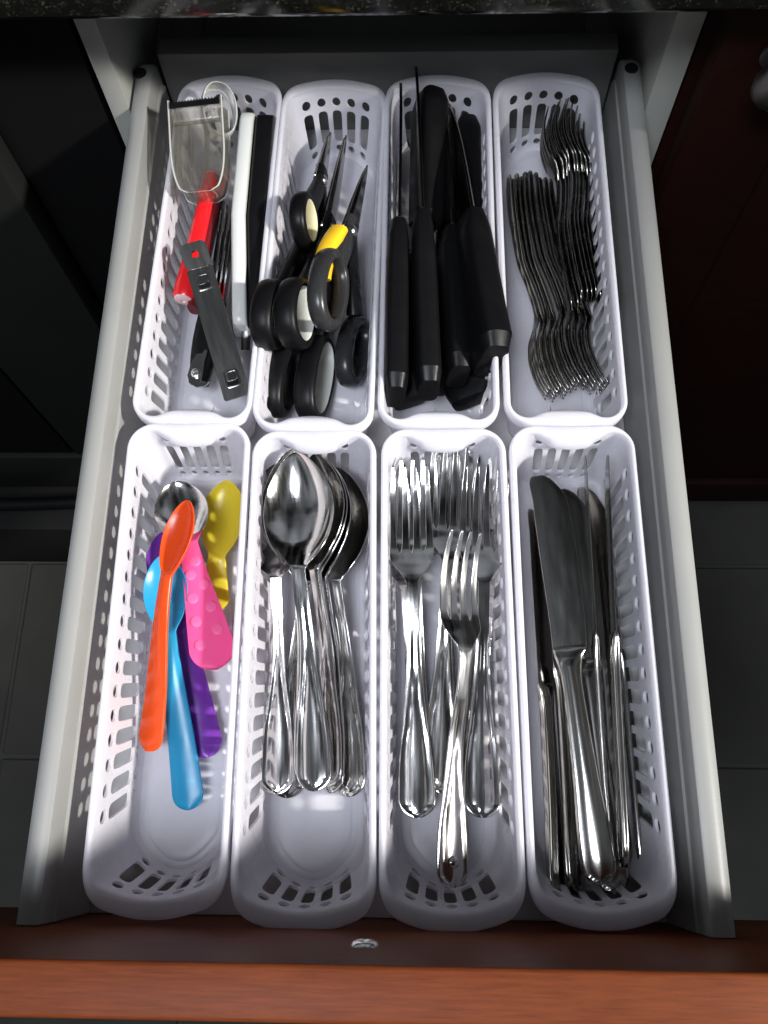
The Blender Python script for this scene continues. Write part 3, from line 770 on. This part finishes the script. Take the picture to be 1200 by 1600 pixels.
def pair(label, piv, tip, thumb, finger, td, fd, bl, hm, lm, bm_='steel2', extra=None):
    """pivot, blade tip and the two ring centres as points of the place; rings: (rx, ry, thick, depth)"""
    y = (tip - piv).normalized(); d = finger - thumb; x = (d - y * d.dot(y)).normalized(); z = x.cross(y)
    m = Matrix.Translation(piv) @ Matrix((x, y, z)).transposed().to_4x4(); inv = m.inverted()
    a, b = inv @ thumb, inv @ finger
    loops = [(b.x, b.y, *fd, -.04), (a.x, a.y, *td, .04)]
    return scissors('scissors', label, m, loops, bl, hm, lm, bm_, extra)
pair('large black scissors with pale grey lined rings, right one of the pair', at(512, 360, -.020), at(543, 196, -.028), at(470, 490, .006), at(500, 590, -.030), (.0125, .0158, .0052, .0130), (.0115, .0240, .0050, .0130), .085, 'blacksatin', 'palegrey')
pair('large black scissors with rings leaning on the left basket wall', at(478, 362, -.022), at(514, 226, -.030), at(434, 492, .003), at(452, 588, -.031), (.0120, .0158, .0052, .0130), (.0110, .0230, .0050, .0130), .075, 'blacksatin', 'blacksatin')
pair('small black scissors with cream lined ring, furthest back', at(500, 283, -.018), at(516, 205, -.026), at(476, 345, .000), at(500, 395, -.032), (.0115, .0118, .0046, .0100), (.0090, .0140, .0042, .0095), .050, 'blacksatin', 'cream')
def yellow_part(r):
    inv = r.matrix_world.inverted(); P_ = [inv @ at(*q) for q in ((502, 438, .000), (503, 410, .003), (512, 385, .003), (530, 358, .000))]
    R = []
    for k in range(13):
        t = k / 12; p = Vector(bez(P_[0], P_[1], P_[2], P_[3], t)); q = Vector(bez(P_[0], P_[1], P_[2], P_[3], min(1, t + .02))) - Vector(bez(P_[0], P_[1], P_[2], P_[3], max(0, t - .02)))
        q.normalize(); a = q.cross(Vector((0, 0, 1))).normalized(); b = q.cross(a)
        wd = .0034 + .0016 * math.sin(PI * t)
        R.append([p + a * u * wd + b * v_ * .0060 for u, v_ in oval(0, 0, 1, 1, 16, 2.6)])
    mesh('yellow_grip', *rings(R), 'yellow', r, 50)
pair('dark grey scissors with yellow grip piece and a glossy single ring', at(546, 362, -.010), at(578, 240, -.024), at(547, 448, .010), at(584, 545, -.030), (.0120, .0200, .0062, .0110), (.0100, .0200, .0055, .0110), .065, 'greyplastic', 'greyplastic', 'steel3', yellow_part)

# ------------------------------------------------------------------ kitchen knives with black handles
def kitchen_knife(name, label, A, B, roll, hl=.118, bl=.125, hh=.0115, ht=.0072, bh=.013, hm='blacksatin'):
    """butt at the local origin; the blade lies in the local XY plane"""
    L = hl + bl; r = empty(name, label, 'knife', 'kitchen knives with black handles', pose(A, B, roll, 1, 'A', L))
    R = []
    for y, a, b, off in ((0, .62, .60, 0), (.0006, .80, .78, 0), (.009, 1.06, 1.0, 0), (.0105, 1.08, 1.0, 0), (.030, .98, .97, .0006), (.060, .90, .98, .0010), (.085, .92, .95, .0004), (hl - .012, .98, .85, 0), (hl - .002, .90, .66, 0), (hl, .70, .45, 0)):
        sk = .006 if y < .01 else 0
        R.append([(off + hh * u / 1, y + (sk * (u) * .5 if y < .01 else 0), ht * w_) for u, w_ in oval(0, 0, a, b, 24, 3.4)])
    V, F = rings(R); mesh('handle', V, F, hm, r, 40)
    def surf(y, v):
        t = min(1, max(0, (y - hl + .004) / (bl + .004)))
        lo = -bh * (1 - t**2.6) * (1 if t > .04 else .9); hi = bh * .72 * (1 - .9 * t**4)
        lo = min(lo, hi - .0006); x = (lo + hi) / 2 + (hi - lo) / 2 * v
        return x, .0009 * (.2 + .8 * (v + 1) / 2), .0018 * (.2 + .8 * (v + 1) / 2)
    V, F, P = shell([hl - .004 + (bl + .004) * i / 24 for i in range(25)], 6, surf, None, 'blade'); split_parts(V, F, P, r, 'steel2')
    return r
KN = [('kitchen knife at the left wall, long thin blade pointing to the back', (617, 622), -.008, (626, 128), .008, -84, .112, .101, .0120, .0072),
      ('kitchen knife second from the left wall, its thin blade tip highest', (670, 612), -.008, (650, 113), .014, -86, .112, .104, .0122, .0074),
      ('kitchen knife third from the left with worn rounded butt', (716, 590), -.016, (690, 170), -.012, -76, .100, .105, .0115, .0078),
      ('kitchen knife furthest right, handle slanting over to the right rim', (768, 566), -.004, (706, 196), -.008, -70, .100, .092, .0160, .0098),
      ('kitchen knife low between the handles, only its butt showing', (686, 604), -.034, (684, 230), -.036, -80, .100, .090, .0110, .0085),
      ('kitchen knife lowest in front, dark handle under the others', (738, 628), -.036, (715, 240), -.040, -20, .105, .095, .0150, .0090),
      ('kitchen knife lowest at the left, dark handle under the others', (640, 630), -.038, (636, 240), -.040, -10, .105, .095, .0120, .0090),
      ('kitchen knife turned round, its broad black handle pointing to the back', (672, 150), -.004, (664, 440), -.034, 60, .092, .080, .0115, .0100),
      ('kitchen knife turned round, its handle deep in the right back corner', (728, 196), -.022, (742, 470), -.040, 80, .090, .080, .0120, .0080)]
for lab, a, za, b, zb, ro, hl, bl, hh, ht in KN:
    kitchen_knife('kitchen_knife', 'black-handled ' + lab, at(*a, za), at(*b, zb), ro, hl, bl, hh, ht)

# ------------------------------------------------------------------ odd tools in the back left basket
# flat bottle opener
def bottle_opener():
    A, B = at(372, 622, -.014), at(301, 382, .004); L = (B - A).length
    r = empty('bottle_opener', 'flat stamped steel bottle opener with a round hole lying slantwise', 'bottle opener', None, pose(A, B, -2))
    hw = .0079
    # plate in three pieces round the hole, bent slightly near the ends
    def rr(x0, x1, y0, y1, rad, n=5):
        out = []
        for cx, cy, a0 in ((x1 - rad, y1 - rad, 0), (x0 + rad, y1 - rad, PI / 2), (x0 + rad, y0 + rad, PI), (x1 - rad, y0 + rad, 1.5 * PI)):
            out += [(cx + rad * math.cos(a0 + PI / 2 * i / n), cy + rad * math.sin(a0 + PI / 2 * i / n)) for i in range(n + 1)]
        return out
    hy = L - .0075; ca = [(hw * 2) , ]
    outer = rr(-hw, hw, L - .016, L, .0035, 5); n = len(outer)
    inner = []
    for x, y in outer:
        a = math.atan2(y - hy, x); inner.append((.0023 * math.cos(a), hy + .0023 * math.sin(a)))
    v1 = plate_with_hole(outer, inner, 0, .0013)
    # the head plate has square lower corners where the strap starts
    strap = extrude_outline(rr(-hw * .998, hw * .998, .0, L - .0158, .0012), .0001, .0012, .0002)
    v1 = ([(x, y, z + max(0, (y - (L - .017)) * .10)) for x, y, z in v1[0]], v1[1])
    mesh('strap', *merge([v1, strap]), 'openersteel', r, 40)
    for yy, s in ((L - .0250, 1), (.012, -1)):
        # punched window: a dark slot below a raised tab
        fr = plate_with_hole(oval(0, yy, .0042, .0052, 24, 6), oval(0, yy, .0033, .0042, 24, 6), .0010, .0021); mesh('punched_frame', *fr, 'steel', r, 40)
        tb = extrude_outline(oval(0, yy + .0012, .0031, .0028, 24, 6), .0013, .0020); mesh('tab', *tb, 'steel', r, 40)
        sl = extrude_outline(oval(0, yy - .0024, .0031, .0016, 24, 6), .0012, .00145, .0001); mesh('slot', *sl, 'black', r, 40)
bottle_opener()
# red tapered tool with pale cap
A, B = at(287, 468, -.016), at(322, 318, -.012); L = (B - A).length
rt = empty('red_handle', 'red tapered plastic tool handle with a pale round end, under the bottle opener', 'tool', None, pose(A, B, 0))
R = [[(u, y, v) for u, v in oval(0, 0, a, a * .9, 24, 2.2)] for y, a in ((0, .0060), (.001, .0068), (.010, .0070), (.030, .0060), (L, .0052), (L + .02, .0048))]
mesh('grip', *rings(R), 'red', rt, 50)
V, F = lathe([(.0058, -.0002), (.0058, .0007), (.0046, .0012), (.0016, .0013), (.0013, .0004)], 24); k = mesh('end_cap', V, F, 'palepink', rt); k.rotation_euler = (PI / 2, 0, 0)
R = [[(u + .0055, y, v - .004) for u, v in oval(0, 0, .0030, .006, 16, 3)] for y in (-.004, .02, L + .02)]
mesh('side_grip', *rings(R), 'darkred', rt, 50)
# corkscrew: black body, folding steel levers
A, B = at(316, 600, -.034), at(352, 330, -.020); L = (B - A).length
ck = empty('waiters_corkscrew', 'folding corkscrew with black body and riveted steel levers, standing on edge', 'corkscrew', None, pose(A, B, 0))
path = [(-.0015 * math.cos(PI * t), L * t * .62) for t in [i / 14 for i in range(15)]]
V, F = strip(path, lambda t: .0085 * (math.sin(PI * min(1, .12 + t * .85)))**.5, lambda t: .0055, 16, 3.5); mesh('body', V, F, 'blacktile', ck, 50)
for k, dx in enumerate((-.0020, .0012, .0042, .0070)):
    V, F = strip([(dx + .0010 * t, L * .38 + L * (.66 - .03 * k) * t) for t in [i / 8 for i in range(9)]], lambda t: .0009, lambda t: .0058, 10, 4); mesh('lever', V, F, 'steel', ck, 50)
lv = [(-.0075, .002), (-.0058, -.0030), (-.0010, -.0052), (.0040, -.0040), (.0062, -.0012), (.0045, -.0018), (.0010, -.0018), (.0016, .004), (.0018, .012), (.0028, .0185), (.0012, .0195), (-.0002, .0168), (-.0040, .0160), (-.0062, .0100)]
m_ = extrude_outline(lv, .0062, .0078, .0002); mesh('boot_lever', *m_, 'steel', ck, 40)
V, F = lathe([(.0030, 0), (.0030, .0010), (.0022, .0016), (.0014, .0016), (.0010, .0006)], 20); k = mesh('rivet', V, F, 'zinc', ck); k.location = (-.0022, .0035, .0078)
# two-tone long tool: white edge, black face
A, B = at(386, 508, -.012), at(398, 172, .008); L = (B - A).length
tt = empty('two_tone_tool', 'long upright tool with white plastic edge and black face in the back left basket', 'tool', None, pose(A, B, 4))
def half(x0, x1, zt, dz):
    R = []
    for y, k in ((0, .80), (.0008, .92), (.006, 1), (L * .5, 1.0), (L - .008, 1), (L - .003, .90), (L - .0007, .68), (L, .5)):
        bend = -.0035 * math.sin(PI * y / L) + .0015
        c_ = (x0 + x1) / 2
        R.append([(c_ + bend + (x1 - x0) / 2 * u, y, zt - dz + dz * w_ * k) for u, w_ in oval(0, 0, 1, 1, 20, 5)])
    return rings(R)
mesh('white_shell', *half(-.0104, -.0012, .002, .011), 'white', tt, 50)
mesh('black_shell', *half(-.0011, .0112, .0005, .011), 'blacktile', tt, 50)
R = [[(u - .001, y, w_ - .010) for u, w_ in oval(0, 0, .0035, .0012, 12, 4)] for y in (-.012, -.004, .004)]
mesh('steel_blade', *rings(R), 'steel2', tt, 40)
# clear plastic dispenser with toothed black edge
TL, TR, BT = at(264, 152, .020), at(345, 156, .022), at(312, 300, .006)
mid = (TL + TR) / 2; L = (mid - BT).length; hw = (TR - TL).length / 2
cdp = empty('tape_dispenser', 'clear plastic tape dispenser with a black toothed edge, leaning on the basket rim', 'dispenser', None, pose(BT, mid, -4))
def uoutline(hw_, L_, n=30, off=0):
    pts = []
    for i in range(n + 1):
        t = i / n
        y = L_ * (1 - t)**1.0; pts.append((-hw_ * min(1, (max(0, y) / (L_ * .62))**.42 if y > 0 else 0), y))
    left = [(x, y + off) for x, y in pts]
    return left + [(-x, y) for x, y in reversed(left[:-1])]
hwb = .011
def prof_hw(t):   # 0 bottom, 1 top
    return hw * .50 + hw * .50 * math.sqrt(1 - (1 - min(1, t / .5))**2) if t > 0 else hw * .42
N_ = 24
def wallpts(ins):
    a = [(-(prof_hw(1 - i / N_) - ins), L * (1 - i / N_) + (ins if i == N_ else 0)) for i in range(N_ + 1)]
    return a + [(-x, y) for x, y in reversed(a)]
o_, i_ = wallpts(0), wallpts(.0013)
# U wall, 16 mm deep, open at the toothed end
R = [[(*p, -.016) for p in o_], [(*p, .0) for p in o_], [(p[0] * .97, p[1], .0008) for p in o_], [(*p, .0) for p in i_], [(*p, -.016) for p in i_], [(*p, -.016) for p in o_]]
V, F = rings(R, closed=False, cap=False); mesh('side_wall', V, F, 'clear', cdp, 40)
pl = [(x * .985, min(y, L * .80)) for x, y in i_]
V, F = extrude_outline([(x, max(y, .002)) for x, y in pl], -.0050, -.0036, .0002); mesh('face_plate', V, F, 'clear', cdp, 40)
mesh('cross_bar', *rings([[(x, L * .86 + u * .0060, w_ * .0030 - .003) for u, w_ in oval(0, 0, 1, 1, 14, 3)] for x in (-hw * .9, hw * .9)]), 'clear', cdp, 40)
for xk in (-.35, .25):
    mesh('rib', *rings([[(hw * xk + u * .0007, y, w_ * .0022 - .0062) for u, w_ in oval(0, 0, 1, 1, 10, 3)] for y in (L * .12, L * .78)]), 'clear', cdp, 40)
tv = []; nt = 17
low = [(hw * (-.94 + 1.88 * i / (2 * nt)), L * .955 + (.0014 if i % 2 else 0)) for i in range(2 * nt + 1)]
outl = [(-hw * .94, L * .905), ] + low + [(hw * .94, L * .905)]
V = [(x, y, z) for z in (.0012, .0022) for x, y in outl]; k = len(outl)
F = [tuple(range(k))[::-1], tuple(range(k, 2 * k))] + [(i, (i + 1) % k, k + (i + 1) % k, k + i) for i in range(k)]
mesh('toothed_edge', V, F, 'blacktile', cdp, 20)
ring, liner = band_loop(hw * .75, L * .90, .0100, .0165, .0014, .010, 40)
rg = mesh('tape_core', *ring, 'clearedge', cdp, 50); rg.location = (0, .004, -.008); rg.rotation_euler = (0, math.radians(28), 0)

for zz in (.0006, -.0160):  # thin paler tubes added so the clear plastic's edges look bright
    R = [[(x + u * .0006, y, zz + v_ * .0006) for u, v_ in oval(0, 0, 1, 1, 8)] for x, y in o_]
    mesh('bright_edge', *rings(R), 'clearedge', cdp, 60)
# a loose hair on the floor of the spoon basket
R = []
for k in range(31):
    t = k / 30; p = at(460 + 122 * t, 1420 - 95 * t**1.7 - 10 * math.sin(3 * t), -.0484 + .004 * t * t)
    R.append([p + Vector((u * .00012, 0, v_ * .00012)) for u, v_ in oval(0, 0, 1, 1, 6)])
tag(mesh('loose_hair', *rings(R), 'black', None, 60), 'thin dark loose hair lying in front of the tablespoons', 'hair')
